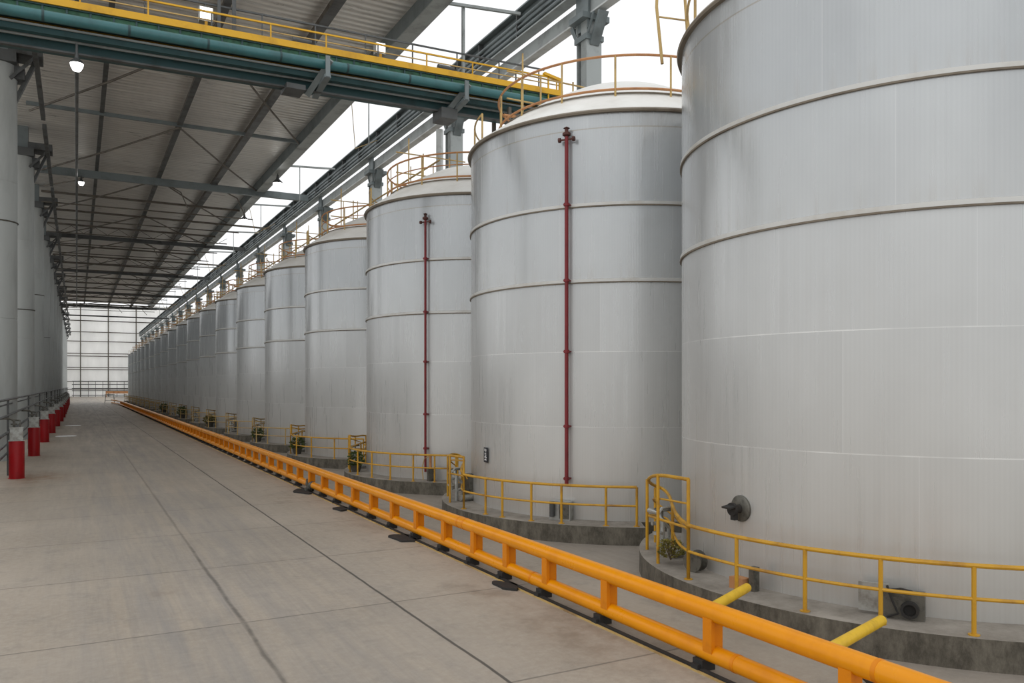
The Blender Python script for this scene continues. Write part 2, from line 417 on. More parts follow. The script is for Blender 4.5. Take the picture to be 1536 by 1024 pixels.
# ------------------------------------------------------------------ cross beams of the roof
ys = [63, 80, 89, 97.5, 106, 114, 122, 131, 139, 148, 156, 165, 173, 182, 190, 199, 207, 213]
for i, y in enumerate(ys):
    big = y in (80, 114, 148, 182, 213)
    z = 22.72 if i else 23.1
    w, h = (.4, .62 if i == 1 else .48) if big else (.16, .2)
    if not i: w, h = .2, .24
    x1 = 20.3 if (big or i % 2) else 15.3
    if y == 80: lab = 'thick blue-grey cross beam spanning the hall, nearest thick one below the roof'
    elif y == 63: lab = 'thin brown cross beam under the roof, first one beyond the green gantry'
    elif y == 213: lab = 'dark cross beam at the far end of the corrugated roof'
    elif big: lab = 'thick dark cross beam in the crowded far half of the roof'
    else: lab = 'thin brown cross beam in the crowded far half of the roof'
    b = thing('cross_beam', lab, 'beam', (0, y, 0), group=('thick roof cross beams' if big else 'thin roof cross beams'))
    link('top_chord', MB().beam((-3, 0, z), (x1, 0, z), w, h).mesh('top_chord', 'blue_steel' if y == 80 else 'blue_steel' if y == 63 else ('dark_steel' if big else 'brown_steel'), 0), b)
    if i and y != 80:
        link('bottom_chord', MB().beam((-3, .3, z-.95), (16.7, .3, z-.75), .09, .12).mesh('bottom_chord', 'brown_steel', 0), b)
        wb2 = MB(); xs = [-3+19.7*k/8 for k in range(9)]
        for k in range(8):
            wb2.beam((xs[k], .15, z-.1), (xs[k]+1.23, .15, z-.9+.02*k), .05, .05); wb2.beam((xs[k]+1.23, .15, z-.9), (xs[k+1], .15, z-.1), .05, .05)
        if i % 3 == 1: link('lattice', wb2.mesh('lattice', 'brown_steel', 0), b)
    if big:
        for x, dx, dz in ((1.6, -4.3, .4), (11.4, 4.0, -.6), (6.6, 3.2, -.3)):
            link('curved_brace', MB().tube([(x, 0, 22.95), (x+dx*.55+.5, 3.4, 22.75), (x+dx, 6.5, 22.3+dz)], .06, 6).mesh('curved_brace', 'brown_steel'), b)
    if i == 0 or y == 80:
        hg = MB()
        for x in (1.55, 6.6, 11.7): hg.beam((x, 0, z), (x, 0, ZR-.3), .12, .12)
        link('hanger', hg.mesh('hanger', 'dark_steel', 0), b)
yb = [46, 63, 80, 97.5, 114, 131, 148, 165, 182, 199, 213]
for i in range(len(yb)-1):
    a, c = yb[i], yb[i+1]
    for sd, (p, q) in (('left', ((6.6, a, 22.9), (-2.8, c, 22.6))), ('right', ((6.6, a, 22.9), (15.35, c, 22.9)))):
        near = i < 3
        lab = ('thin diagonal brace rod on the %s side of the middle roof beam, %s pair' % (sd, ORD[i])) if near else 'thin diagonal brace rod in the distant part of the roof'
        o = link('brace_rod', MB().tube([p, tuple((p[k]+q[k])/2-(.12 if k == 2 else 0) for k in range(3)), q], .07, 6).mesh('brace_rod', 'brown_steel'), None,
                 label=lab, cat='brace', group='roof bracing rods')
# skylight struts between roof edge and girder
for i, y in enumerate((37, 52, 71, 88, 105, 122, 139, 156, 173, 190, 207)):
    lab = 'slim pale strut crossing the open skylight, %s' % ORD[i] if i < 3 else 'thin distant strut crossing the open skylight'
    s = thing('skylight_strut', lab, 'strut', (16.1, y, 0), group='skylight struts')
    link('bar', MB().beam((0, 0, 23.3), (4.2, -.6, 23.4), .14, .14).mesh('bar', 'grey_steel', 0), s)
    link('hanger_rod', MB().beam((1.2, 0, 20.3 if i else 19.5), (1.2, 0, 23.4), .06 if i else .14, .06 if i else .14).mesh('hanger_rod', 'grey_steel', 0), s)
    if i % 2: link('wire', MB().tube([(0, 0, 23), (1.2, 3, 20.8), (4.2, 7, 22.9)], .025, 5).mesh('wire', 'amber_rail'), s)
# overhead conduit with lamps
cd = thing('ceiling_conduit', 'dark pipe hung under the roof down the left side of the hall', 'pipe', (0, 34, 0))
link('pipe', MB().tube([(0, 0, 22.3), (0, 178, 22.3)], .1, 8).mesh('pipe', 'dark_steel'), cd)
hgm = MB().beam((0, 0, 22.3), (0, 0, 23.75), .06, .06).mesh('hanger', 'dark_steel', 0)
for k in range(20): link('hanger', hgm, cd, (0, 4+9*k, 0))
def lamp(x, y, z, zt, lab, s=1.0):
    l = thing('hanging_lamp', lab, 'lamp', (x, y, z), group='lit lamps under the steelwork')
    link('lamp_housing', MB().lathe([(.06*s, .5*s), (.10*s, .25*s), (.26*s, .1*s), (.30*s, 0), (.28*s, 0)], 20).mesh('lamp_housing', 'dark_steel'), l)
    link('bulb', MB().lathe([(.001, -.34*s), (.16*s, -.3*s), (.25*s, -.12*s), (.27*s, .0), (.001, .01)], 20).mesh('bulb', 'lamp'), l)
    link('stem', MB().tube([(0, 0, .45*s), (0, 0, zt-z)], .035, 8).mesh('stem', 'dark_steel'), l)
lamp(0, 25.5, 13.05, 13.6, 'lit round lamp hanging under the green gantry at top left', .62)
lamp(.35, 79.8, 21.9, 22.5, 'small lit lamp under the thick blue-grey cross beam, left side', .9)
lamp(15.6, 72, 21.9, 22.8, 'bright lamp at the roof edge beside the skylight, nearer one', 1.5)
lamp(15.6, 88, 21.6, 22.7, 'bright lamp at the roof edge beside the skylight, farther one', 1.3)

# far tie beams below the end of the roof
for z, lab in ((20.5, 'long dark tie beam crossing the far end just under the roof, upper'), (19.4, 'thin brown tie beam crossing the far end, lower of two')):
    link('tie_beam', MB().box(-3, 19.9, 212.7, 213, z-.2, z+.1 if z > 20 else z-.05).mesh('tie_beam', 'dark_steel' if z > 20 else 'brown_steel', 0), None, label=lab, cat='beam')

# ------------------------------------------------------------------ left row of round concrete columns
shaft = MB().lathe([(1.0, 0), (1.0, 7.6), (.985, 7.62), (.985, 7.66), (1.0, 7.68), (1.0, 15.0), (.985, 15.02), (.985, 15.06), (1.0, 15.08), (1.0, 21.4)], 48).mesh('shaft', 'column')
head = MB().box(-1.1, 1.0, -1.1, 1.1, 21.4, 22.0); head.box(.4, 1.35, -.5, .5, 20.7, 21.4)
head.beam((.9, 0, 19.6), (2.0, 0, 22.3), .35, .2); head.box(.6, 2.2, -.8, .8, 22.0, 22.5)
head.beam((.7, -.7, 20.6), (1.9, -.7, 22), .15, .15); head.beam((1.9, -8, 21.8), (1.9, 10, 21.8), .25, .35)
headm = head.mesh('column_head', 'dark_steel', 0)
band = MB().tube([(1.02*cos(t*pi/16), 1.02*sin(t*pi/16), 0) for t in range(32)], .04, 6, closed=True).mesh('clamp_band', 'grime')
for k in range(14):
    lab = ('round grey concrete column on the left, %s' % ORD[k]) if k < 6 else 'distant round grey concrete column merging into the left-hand row'
    c = thing('concrete_column', lab, 'column', (-3.85, 51.5+20*k, 0), group='round columns on the left')
    link('shaft', shaft, c)
    hh = link('column_head', headm, c)
    link('roof_prop', MB().box(-.6, .6, -.5, .5, 22.0, ZR).mesh('roof_prop', 'blue_steel', 0), c)
    if k < 4: link('clamp_band', band, c, (0, 0, 12.9 if k % 2 == 0 else 9.8))

# dark pipe railing in front of them
r = thing('pipe_railing', 'long dark pipe railing along the foot of the left-hand columns', 'railing', (-2.72, 34, 0))
for z, rr, dx in ((3.42, .055, 0), (3.1, .04, -.35), (2.72, .05, .03), (2.62, .05, -.2), (1.95, .06, 0), (1.35, .04, -.1), (.95, .05, -.1)):
    link('rail', MB().tube([(dx, 0, z), (dx, 100, z), (dx+.3, 290, z)], rr, 6).mesh('rail', 'dark_steel'), r)
pm = MB().beam((0, 0, 0), (0, 0, 3.42), .09, .09).mesh('post', 'dark_steel', 0)
for k in range(16): link('post', pm, r, (0, 8.5+17.5*k, 0))

# red bollards with a grey box on top
bp = MB().lathe([(.33, 0), (.33, .02), (.30, .03), (.30, 1.6), (.28, 1.64), (.001, 1.64)], 32).mesh('post', 'red')
bb = MB().box(-.24, .24, -.2, .2, 1.66, 2.2); bb.box(-.3, .3, -.25, .25, 1.64, 1.67); bb.box(-.27, .27, -.23, .23, 2.2, 2.24)
bb = bb.mesh('junction_box', 'galv', 0)
bc = MB().tube([(-.1, 0, 2.2), (-.1, 0, 2.5), (-.25, 0, 2.62), (-.62, 0, 2.62)], .05, 8); bc.tube([(.12, 0, 2.2), (.12, 0, 2.4), (.1, .4, 2.5), (-.5, .6, 2.6)], .035, 8)
bc.lathe([(.001, .0), (.13, .02), (.13, .07), (.001, .09)], 16, (-.1, 0, 2.32))
bc = bc.mesh('conduit', 'grime')
for k in range(13):
    y = 41+12.6*k
    lab = 'red bollard with grey box on top beside left railing, %s' % ORD[k] if k < 6 else 'tiny distant red bollard far down the left railing'
    b = thing('bollard', lab, 'bollard', (-2.3+min(.75, .055*12.6*k/5), y, 0), group='red bollards on the left')
    link('post', bp, b); link('junction_box', bb, b); link('conduit', bc, b)
for (x, y, lab) in ((-.75, 73, 'white oval disc put in for a light patch beside the bollards, nearer'), (-.35, 92, 'white oval disc put in for a light patch beside the bollards, farther')):  # patches of light on the floor, put in as thin white discs
    link('light_patch_disc', MB().lathe([(.75, 0), (.75, .03), (.7, .04), (.001, .04)], 32).mesh('light_patch_disc', 'plate'), None, (x, y, 0), label=lab, cat='plate', group='light patches put on the floor')

# ------------------------------------------------------------------ tanks
R = 4.84; TX = 15.5; PZ = .46; RP = 5.77
TY = [10.68+10.45*k for k in range(20)]
def pol(r, ph, z=0): return (-r*cos(rad(ph)), r*sin(rad(ph)), z)
H = 10.84      # shell height over plinth
NS = 192
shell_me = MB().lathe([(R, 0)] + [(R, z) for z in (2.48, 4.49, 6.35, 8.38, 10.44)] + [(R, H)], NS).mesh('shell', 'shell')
ring_me = {}
for z, c in ((6.35, 'cream'), (8.38, 'cream')):
    ring_me[z] = MB().lathe([(R+.003, z-.0), (R+.07, z), (R+.075, z+.07), (R+.003, z+.12)], NS)
def ringmesh(z):
    m = MB(); b = 0
    m.lathe([(R-.02, z), (R+.03, z), (R+.034, z+.08), (R-.02, z+.10)], NS)
    return m.mesh('stiffener_ring', 'ledge')
rings = [ringmesh(6.35), ringmesh(8.38)]
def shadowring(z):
    return MB().lathe([(R-.02, z-.03), (R+.04, z-.03), (R+.045, z), (R-.02, z)], NS).mesh('shadow_line', 'rim_dark')  # dark band put in for the shadow line under a stiffener ring
shadow_lines = [shadowring(6.35), shadowring(8.38)]
lip_me = MB().lathe([(R-.02, H-.02), (R+.09, H-.02), (R+.11, H+.03), (R+.09, H+.07), (R-.02, H+.08)], NS).mesh('roof_lip', 'rim_dark')
roof_me = MB().lathe([(R+.085, H+.06), (R+.08, H+.09), (3.85, H+.80), (3.84, H+.84), (3.75, H+.88), (2.9, H+1.42), (1.9, H+1.9), (.9, H+2.2), (.001, H+2.3)], 128).mesh('roof', 'roofskin')
rb_me = MB().tube([(3.86*cos(t*pi/48), 3.86*sin(t*pi/48), H+.84) for t in range(96)], .025, 6, closed=True).mesh('roof_seam', 'rim_dark')
vent = MB().lathe([(.3, H+2.1), (.3, H+2.38), (.36, H+2.4), (.36, H+2.45), (.001, H+2.5)], 24); ventm = vent.mesh('roof_vent', 'galv')
# roof handrail (a ring on the dome shoulder)
def arc(r, z, a0, a1, n): return [pol(r, a0+(a1-a0)*i/n, z) for i in range(n+1)]
rr_top = MB().tube(arc(3.95, H+1.85, -180, 180, 72)[:-1], .035, 6, closed=True).mesh('handrail', 'rust_rail')
rr_mid = MB().tube(arc(3.95, H+1.38, -180, 180, 72)[:-1], .022, 6, closed=True).mesh('mid_rail', 'rust_rail')
rr_toe = MB().tube(arc(3.95, H+.92, -180, 180, 72)[:-1], .035, 6, closed=True).mesh('toe_rail', 'rust_rail')
rr_post = MB().tube([(-3.95, 0, H+.7), (-3.95, 0, H+1.85)], .03, 6).mesh('post', 'amber_rail')

rim = MB().tube(arc(4.72, H+1.0, 8, 80, 20), .028, 6)
for p in (8, 26, 44, 62, 80): rim.tube([pol(4.72, p, H+.15), pol(4.72, p, H+1.0)], .03, 6)
rim_me = rim.mesh('rim_rail', 'amber_rail')
# plinth outline
pts = []
for d in range(-180, 181, 3):
    if d == 180: break
    r_ = RP if abs(d) <= 60 else R+.12
    if abs(d) == 60:
        seq = [(R+.12, d), (RP, d)] if d < 0 else [(RP, d), (R+.12, d)]
        for q, dd in seq: pts.append(pol(q, dd)[:2])
    else: pts.append(pol(r_, d)[:2])
pts = pts[::-1]
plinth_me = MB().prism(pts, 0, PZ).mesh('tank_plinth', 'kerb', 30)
pm_bev = plinth_me

def railing(parent_loc, i, phis, mat, full):
    o = thing('plinth_railing', 'yellow handrail curving round the plinth of the %s tank' % ORD[i], 'railing', parent_loc, group='handrails on the tank plinths')
    rz = 5.6
    a0, a1 = phis[0], phis[-1]
    link('handrail', MB().tube(arc(rz, 1.0, a0, a1, 30), .036, 8).mesh('handrail', mat), o)
    link('mid_rail', MB().tube(arc(rz, .52, a0, a1, 30), .028, 8).mesh('mid_rail', mat), o)
    for p in phis:
        pp = MB().tube([pol(rz, p, 0), pol(rz, p, 1.0)], .034, 8); pp.lathe([(.08, 0), (.08, .015), (.001, .016)], 12, pol(rz, p, 0))
        link('post', pp.mesh('post', mat), o)
    # curved access cage at the far end of the run
    e = phis[-1]
    top = [pol(rz, e, 1.85 if i == 0 else 1.5), pol(rz+.02, e+14, 1.8 if i == 0 else 1.45), pol(rz, e+28, 1.55 if i == 0 else 1.3), pol(rz-.06, e+37, 1.32), pol(rz-.3, e+40, 1.2), pol(rz-.5, e+34, 1.1), pol(rz-.45, e+20, 1.05), pol(rz-.2, e+8, 1.02), pol(rz, e, 1.0)]
    # round the corners
    def smooth(P, it=2):
        for _ in range(it):
            Q = [P[0]]
            for a, b in zip(P[:-1], P[1:]):
                Q.append(tuple(.75*a[k]+.25*b[k] for k in range(3))); Q.append(tuple(.25*a[k]+.75*b[k] for k in range(3)))
            Q.append(P[-1]); P = Q
        return P
    link('cage_rail', MB().tube(smooth(top), .036, 8).mesh('cage_rail', mat), o)
    low = [pol(rz, e, .95), pol(rz, e+14, .9), pol(rz, e+28, .75), pol(rz-.1, e+37, .62), pol(rz-.45, e+38, .55), pol(rz-.5, e+24, .5), pol(rz-.2, e+8, .5), pol(rz, e, .52)]
    link('cage_rail', MB().tube(smooth(low), .026, 8).mesh('cage_rail', mat), o)
    if full:
        link('cage_rail', MB().tube(smooth([pol(rz, e, 1.4), pol(rz, e+16, 1.3), pol(rz-.1, e+34, 1.0), pol(rz-.5, e+30, .8), pol(rz-.45, e+10, .76)]), .02, 8).mesh('cage_rail', mat), o)
    for p, zz, r_ in ((e, 1.85 if i == 0 else 1.5, rz), (e+14, 1.8 if i == 0 else 1.45, rz), (e+28, 1.54 if i == 0 else 1.3, rz), (e+37, 1.25, rz-.15), (e+20, 1.05, rz-.45)):
        link('cage_post', MB().tube([pol(r_, p, 0), pol(r_, p, zz)], .034, 8).mesh('cage_post', mat), o)
    return o

def shrub_mesh(n, sx, sz, seed, mname):
    rnd = random.Random(seed); m = MB()
    for _ in range(n):
        a = rnd.uniform(0, 2*pi); u = rnd.random()**.5; h = rnd.uniform(0, 1)
        rad_ = sx*(.35+.65*sin(pi*min(1, .15+.8*h)))*u
        c = (rad_*cos(a), rad_*sin(a), .12+sz*h)
        d = norm((cos(a)+rnd.uniform(-.6, .6), sin(a)+rnd.uniform(-.6, .6), rnd.uniform(-.2, 1.1)))
        s = norm(cross(d, (rnd.uniform(-1, 1), rnd.uniform(-1, 1), 1))); L = rnd.uniform(.07, .14); W = L*.32
        b = len(m.v); mid = addv(c, mul(d, L*.5)); tip = addv(c, mul(d, L))
        m.v += [c, addv(mid, mul(s, W)), tip, addv(mid, mul(s, -W))]; m.f.append((b, b+1, b+2, b+3))
    return m.mesh('foliage', mname, 0)
stems = MB()
for k in range(9):
    a = k*2*pi/9
    stems.tube([(0, 0, .05), (.1*cos(a), .1*sin(a), .3), (.24*cos(a), .24*sin(a), .62)], [.014, .01, .005], 5)
stems_me = stems.mesh('stems', 'twig')
pot_me = MB().lathe([(.16, 0), (.23, .26), (.25, .26), (.25, .3), (.21, .3), (.20, .22), (.001, .22)], 20).mesh('pot', 'pot')
fol = [shrub_mesh(420, .36, .5, 1, 'leaf'), shrub_mesh(380, .38, .45, 2, 'leaf_dry'), shrub_mesh(420, .34, .6, 3, 'leaf')]

# valve manifold
def manifold_meshes():
    a = MB().tube([(0, 0, 0), (0, 0, .75), (.0, .1, .88), (0, .45, .9)], .055, 10); a.tube([(.25, .1, 0), (.25, .1, .55), (.12, .1, .68), (-.2, .1, .68)], .04, 10)
    a.tube([(-.25, -.15, 0), (-.25, -.15, .9), (-.1, -.1, 1.02), (.2, 0, 1.0)], .035, 8)
    a.tube([(0, -.3, .12), (.9, -.25, .14)], .09, 12)
    for c in ((0, 0, .3), (.25, .1, .3), (-.25, -.15, .5)): a.lathe([(.001, 0), (.11, .0), (.11, .05), (.001, .05)], 14, c)
    w = MB().tube([(.17*cos(t*pi/8), .17*sin(t*pi/8)-.0, .98) for t in range(16)], .018, 6, closed=True)
    w.beam((-.17, 0, .98), (.17, 0, .98), .02, .02); w.beam((0, -.17, .98), (0, .17, .98), .02, .02); w.tube([(0, 0, .7), (0, 0, 1.0)], .02, 6)
    b = MB().box(.3, .72, -.3, .05, 0, .8); b.box(.28, .74, -.32, .07, .8, .83)
    return a.mesh('pipework', 'galv'), w.mesh('valve_wheel', 'grime'), b.mesh('control_cabinet', 'grime', 0)
mfa, mfw, mfb = manifold_meshes()

def raypt(px, i, r):
    th = math.atan((px-768)/1200)+rad(28.55); dx, dy = sin(th), cos(th)
    b = dx*TX+dy*TY[i]; c = TX**2+TY[i]**2-r*r; t = b-math.sqrt(b*b-c)
    return math.degrees(math.atan2(dy*t-TY[i], TX-dx*t))

for i, y in enumerate(TY):
    where = ORD[i]
    extra = {0: ' cut off by the right edge of the photo', 1: ' with red standpipe and small black sign', 2: ' with a slim red standpipe, no sign'}.get(i, '')
    T = thing('storage_tank', 'white steel tank, domed roof, %s%s' % (where, extra), 'tank', (TX, y, PZ), group='row of white storage tanks')
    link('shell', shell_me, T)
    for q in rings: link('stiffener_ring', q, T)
    for q in shadow_lines: link('shadow_line', q, T)
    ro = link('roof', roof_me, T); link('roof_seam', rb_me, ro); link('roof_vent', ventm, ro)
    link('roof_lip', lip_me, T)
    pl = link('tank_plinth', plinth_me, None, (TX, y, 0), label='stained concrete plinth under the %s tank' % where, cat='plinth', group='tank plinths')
    rl = thing('roof_railing', 'rusty guard rail on the domed roof of the %s tank' % where, 'railing', (TX, y, PZ), group='rails on the tank roofs')
    link('handrail', rr_top, rl); link('mid_rail', rr_mid, rl) if i > 1 else None; link('toe_rail', rr_toe, rl)
    link('rim_rail', rim_me, rl)
    for k in range(16 if i < 8 else 10): link('post', rr_post, rl, rz=2*pi*(k+.3)/(16 if i < 8 else 10))
    if i == 0: ph = [-56, -42, -29.5, -18, -5, 8]
    elif i == 1: ph = [-58, -50, -38, -29, -19, -12, 0]
    elif i == 2: ph = [-56, -47, -38, -27, -16, -4, 8]
    else: ph = [-54, -38, -22, -6, 8]
    railing((TX, y, PZ), i, ph, 'yellow' if i < 4 else 'amber_rail', i < 5)
    if i < 16:
        p = pol(5.25, {0: 30, 1: 18, 2: 24}.get(i, 20))
        mf = thing('valve_manifold', 'grimy cluster of pipes and valve wheel on the plinth of the %s tank' % where, 'valve', (TX+p[0]-.1, y+p[1], PZ), 0, group='valve clusters at the tank feet')
        link('pipework', mfa, mf); link('valve_wheel', mfw, mf)
        if i in (1, 3, 5, 6, 8): link('control_cabinet', mfb, mf)
    if i in (0, 2, 3, 4, 6, 8, 10):
        sh = {0: ('low straggly yellowing shrub among pipes beside the nearest tank', 20, 5.4, .7), 2: ('dark green potted shrub on the plinth of the third nearest tank', 8, 5.35, 1.0),
              3: ('green potted shrub on the plinth of the fourth nearest tank', 2, 5.35, 1.1), 4: ('small shrub on the plinth of the fifth nearest tank', 2, 5.35, 1.1),
              6: ('yellow-green shrub by the seventh nearest tank', 2, 5.35, 1.4), 8: ('tall dark shrub at the foot of the ninth nearest tank', 2, 5.35, 1.5), 10: ('tiny dark shrub at the foot of the eleventh nearest tank', 2, 5.35, 1.5)}[i]
        q = pol(sh[2], sh[1])
        s = thing('potted_shrub', sh[0], 'shrub', (TX+q[0], y+q[1], PZ), group='shrubs on the plinths')
        s.scale = (sh[3],)*3
        link('pot', pot_me, s) if i else None; link('foliage', fol[1 if i in (0, 6) else (i % 3 if i % 3 != 1 else 0)], s, (0, 0, .12)); link('stems', stems_me, s, (0, 0, .1))
    if i in (1, 2):   # red standpipe
        a = raypt(853 if i == 1 else 641, i, R)
        z0, z1 = ((.95, 10.25) if i == 1 else (.3, 9.9))
        sp = link('standpipe', MB().tube([pol(R+.16, a, z0), pol(R+.16, a, z1)], .052 if i == 1 else .045, 12).mesh('standpipe', 'pipe_red'), T, label='dark red standpipe')
        for z in (2.5, 4.5, 6.4, 8.43, 1.2 if i == 2 else .1+1.0):
            cl = MB().beam(pol(R-.02, a, z), pol(R+.2, a, z), .16, .04); cl.lathe([(.001, 0), (.078, 0), (.078, .08), (.001, .08)], 12, pol(R+.16, a, z-.04))
            link('pipe_clamp', cl.mesh('pipe_clamp', 'pipe_red'), sp)
        tv = MB().lathe([(.05, 0), (.11, .03), (.11, .09), (.05, .12), (.05, .2), (.09, .22), (.001, .27)], 12, pol(R+.16, a, z1))
        t0 = pol(R+.16, a, z1-.08); u = (sin(rad(a)), cos(rad(a)), 0)
        tv.tube([addv(t0, mul(u, -.2)), addv(t0, mul(u, .2))], .025, 8)
        for sg in (-1, 1): tv.lathe([(.001, -.03), (.065, -.03), (.065, .03), (.001, .03)], 12, addv(t0, mul(u, sg*.2)), axis=u)
        link('valve', tv.mesh('valve', 'rust_dark'), sp, label='dark cross valve on top of the red pipe')
    if i == 1:        # sign and foot boxes
        a = raypt(731, i, R); d = (-cos(rad(a)), sin(rad(a)), 0); u = (sin(rad(a)), cos(rad(a)), 0)
        c = pol(R+.03, a, 1.25+.0)
        zc = EYE-104*(.478*(TX+c[0])+.878*(y+c[1]))/1200-PZ; c = (c[0], c[1], zc)
        def q4(m, cu, cz, w, h, dep):
            p = addv(c, addv(mul(u, -cu), (0, 0, cz))); o1 = addv(p, mul(d, dep-.02)); o2 = addv(p, mul(d, dep))
            m.beam(o1, o2, w, h)
        bd = MB(); q4(bd, 0, 0, .24, .44, .03)
        sg = link('sign', bd.mesh('sign', 'sign', 0), T, label='small black sign with white marks')
        mk = MB()
        for (cu, cz, w, h) in ((-.04, .15, .03, .07), (.03, .15, .06, .02), (.03, .11, .015, .06), (.0, .05, .10, .015), (-.03, .02, .015, .05), (.03, .0, .05, .015),
                               (-.04, -.06, .03, .05), (.02, -.05, .015, .07), (.05, -.07, .03, .03), (-.03, -.14, .05, .04), (.03, -.13, .02, .06), (.055, -.15, .02, .02)):
            q4(mk, cu, cz, w, h, .036)
        link('lettering', mk.mesh('lettering', 'plate', 0), sg)
        q = pol(R+.2, raypt(846, i, R))
        bx = thing('foot_cabinet', 'small grimy metal cabinet at the foot of the tank below the red pipe', 'cabinet', (TX+q[0], y+q[1], PZ), -rad(raypt(846, i, R)))
        link('body', MB().box(-.12, .12, -.3, .3, 0, .5).mesh('body', 'galv', 0), bx)
        link('door', MB().box(-.15, -.12, -.26, .0, .05, .45).mesh('door', 'grime', 0), bx); link('duct', MB().tube([(-.2, .18, .1), (-.2, .18, .5)], .07, 10).mesh('duct', 'dark_steel'), bx)
    if i == 0:        # manhole nozzle
        a = raypt(1112, i, R); d = (-cos(rad(a)), sin(rad(a)), 0); c = pol(R-.03, a, 0)
        zc = EYE-184*(.478*(TX+c[0])+.878*(y+c[1]))/1200-PZ; c = (c[0], c[1], zc)
        mh = link('manhole', MB().lathe([(.24, 0), (.24, .06), (.21, .08), (.001, .08)], 32, c, axis=d).mesh('manhole', 'grime'), T, label='round steel manhole cover with a valve')
        nz = MB().lathe([(.08, .05), (.08, .22), (.12, .22), (.12, .27), (.001, .27)], 16, c, axis=d)
        p = addv(c, mul(d, .2)); nz.beam(addv(p, (0, 0, .07)), addv(addv(p, mul(d, .2)), (0, 0, .03)), .22, .03); nz.beam(addv(p, (0, 0, .08)), addv(p, (0, 0, -.2)), .09, .1)
        link('nozzle', nz.mesh('nozzle', 'black'), mh)
        # grey junction cabinet behind railing
        a = -31; q = pol(R+.22, a)
        bx = thing('pump_housing', 'battered grey metal housing with round port at foot of the nearest tank', 'housing', (TX+q[0], y+q[1], PZ), -rad(a))
        link('body', MB().box(-.1, .1, -.42, .16, 0, .42).mesh('body', 'grime', 0), bx)
        link('back_plate', MB().box(-.04, .0, .08, .52, .05, .5).mesh('back_plate', 'galv', 0), bx)
        link('port', MB().lathe([(.13, 0), (.13, .1), (.09, .1), (.09, .02), (.001, .02)], 20, (-.1, -.22, .17), axis=(-1, 0, 0)).mesh('port', 'black'), bx)
        wr = MB().tube([(-.12, .1, .5), (-.2, .02, .3), (-.18, -.06, .1), (-.14, .1, .02)], .02, 6); wr.tube([(-.1, .05, .42), (-.2, -.1, .48), (-.1, -.25, .43)], .03, 6)
        link('hose', wr.mesh('hose', 'black'), bx)
        q = pol(R+.2, -3)
        bx = thing('post_box', 'small rusty orange box with dark pipe stub near the first brace pipe', 'box', (TX+q[0]-.15, y+q[1], PZ), rad(5))
        link('body', MB().box(-.1, .1, -.05, .25, 0, .2).mesh('body', 'rust_rail', 0), bx); link('pipe_stub', MB().box(.0, .14, -.22, -.1, 0, .42).mesh('pipe_stub', 'grime', 0), bx)
        q = pol(R+.18, 14)
        link('hose_reel', MB().lathe([(.2, -.12), (.2, -.09), (.1, -.08), (.1, .08), (.2, .09), (.2, .12)], 24, (0, 0, .2), axis=(.97, .25, 0)).mesh('hose_reel', 'grime'), None, (TX+q[0]-.12, y+q[1], PZ), label='grey-black reel lying against the nearest tank beside the rail cage', cat='reel')

# hose post on tank 3 plinth
q = pol(5.3, -44)
h = thing('hydrant_post', 'thin red post with dark base inside the rail of the third nearest tank', 'hydrant', (TX+q[0], TY[2]+q[1], PZ))
link('post', MB().tube([(0, 0, .45), (0, 0, .95)], .05, 10).mesh('post', 'rust_rail'), h); link('base', MB().box(-.1, .1, -.1, .1, 0, .5).mesh('base', 'grime', 0), h)
link('hose', MB().tube([(0, 0, .95), (-.2, .1, .85), (-.3, .1, .5), (-.25, .1, .05)], .02, 6).mesh('hose', 'amber_rail'), h)

# ------------------------------------------------------------------ orange barrier
BX = 7.9
B = thing('guard_barrier', 'long orange double-tube guard barrier between the roadway and the tanks', 'barrier', (BX, 0, 0))
def bpath(z):
    P = [(0, y, z) for y in (3.0, 6, 12, 24, 60, 120, 165)] + [(-.15, 180, z), (-.5, 190, z), (-1.1, 198, z)]
    return P
link('top_rail', MB().tube(bpath(.85), .138, 24).mesh('top_rail', 'orange'), B)
link('lower_rail', MB().tube(bpath(.26), .125, 24).mesh('lower_rail', 'orange'), B)
link('floor_channel', MB().box(-.17, -.10, 3, 190, .0, .05).mesh('floor_channel', 'black', 0), B)
link('floor_strip', MB().box(-.21, -.185, 3, 190, .0, .03).mesh('floor_strip', 'amber_rail', 0), B)
py = [3.9, 6.25, 8.54, 11.05, 13.0, 14.6, 16.15, 17.8, 19.6]
while len(py) < 98: py.append(py[-1]+1.82)
post_me = MB(); post_me.box(-.12, .12, -.03, .07, .3, .78); post_me.box(-.125, -.06, -.07, .11, .3, .78); post_me = post_me.mesh('post', 'orange_post', 0)
foot_me = MB(); foot_me.box(-.14, .1, -.1, .1, 0, .16); foot_me.box(-.2, -.1, -.07, .07, 0, .1); foot_me = foot_me.mesh('foot', 'black', 0)
for y in py:
    link('post', post_me, B, (0, y, 0)); link('foot', foot_me, B, (0, y+.2, 0))
jr = MB().tube([(0, -.03, 0), (0, .03, 0)], .141, 24).mesh('joint_ring', 'orange_post')
for y, z in ((16.7, .85), (17.0, .85), (5.9, .85), (13.6, .26), (8.1, .26), (33, .85), (45, .85)):
    j = link('joint_ring', jr, B, (0, y, z)); j.scale = (1, 1, 1) if z > .5 else (.925, 1, .925)
for a, b in (((0, 8.65, .87), (1.62, 9.55, .78)), ((0, 6.62, .87), (2.12, 7.46, .72))):
    link('brace_pipe', MB().tube([a, b], .075, 16).mesh('brace_pipe', 'yellow_bright'), B, label='bright yellow pipe stub reaching toward the tank plinth')
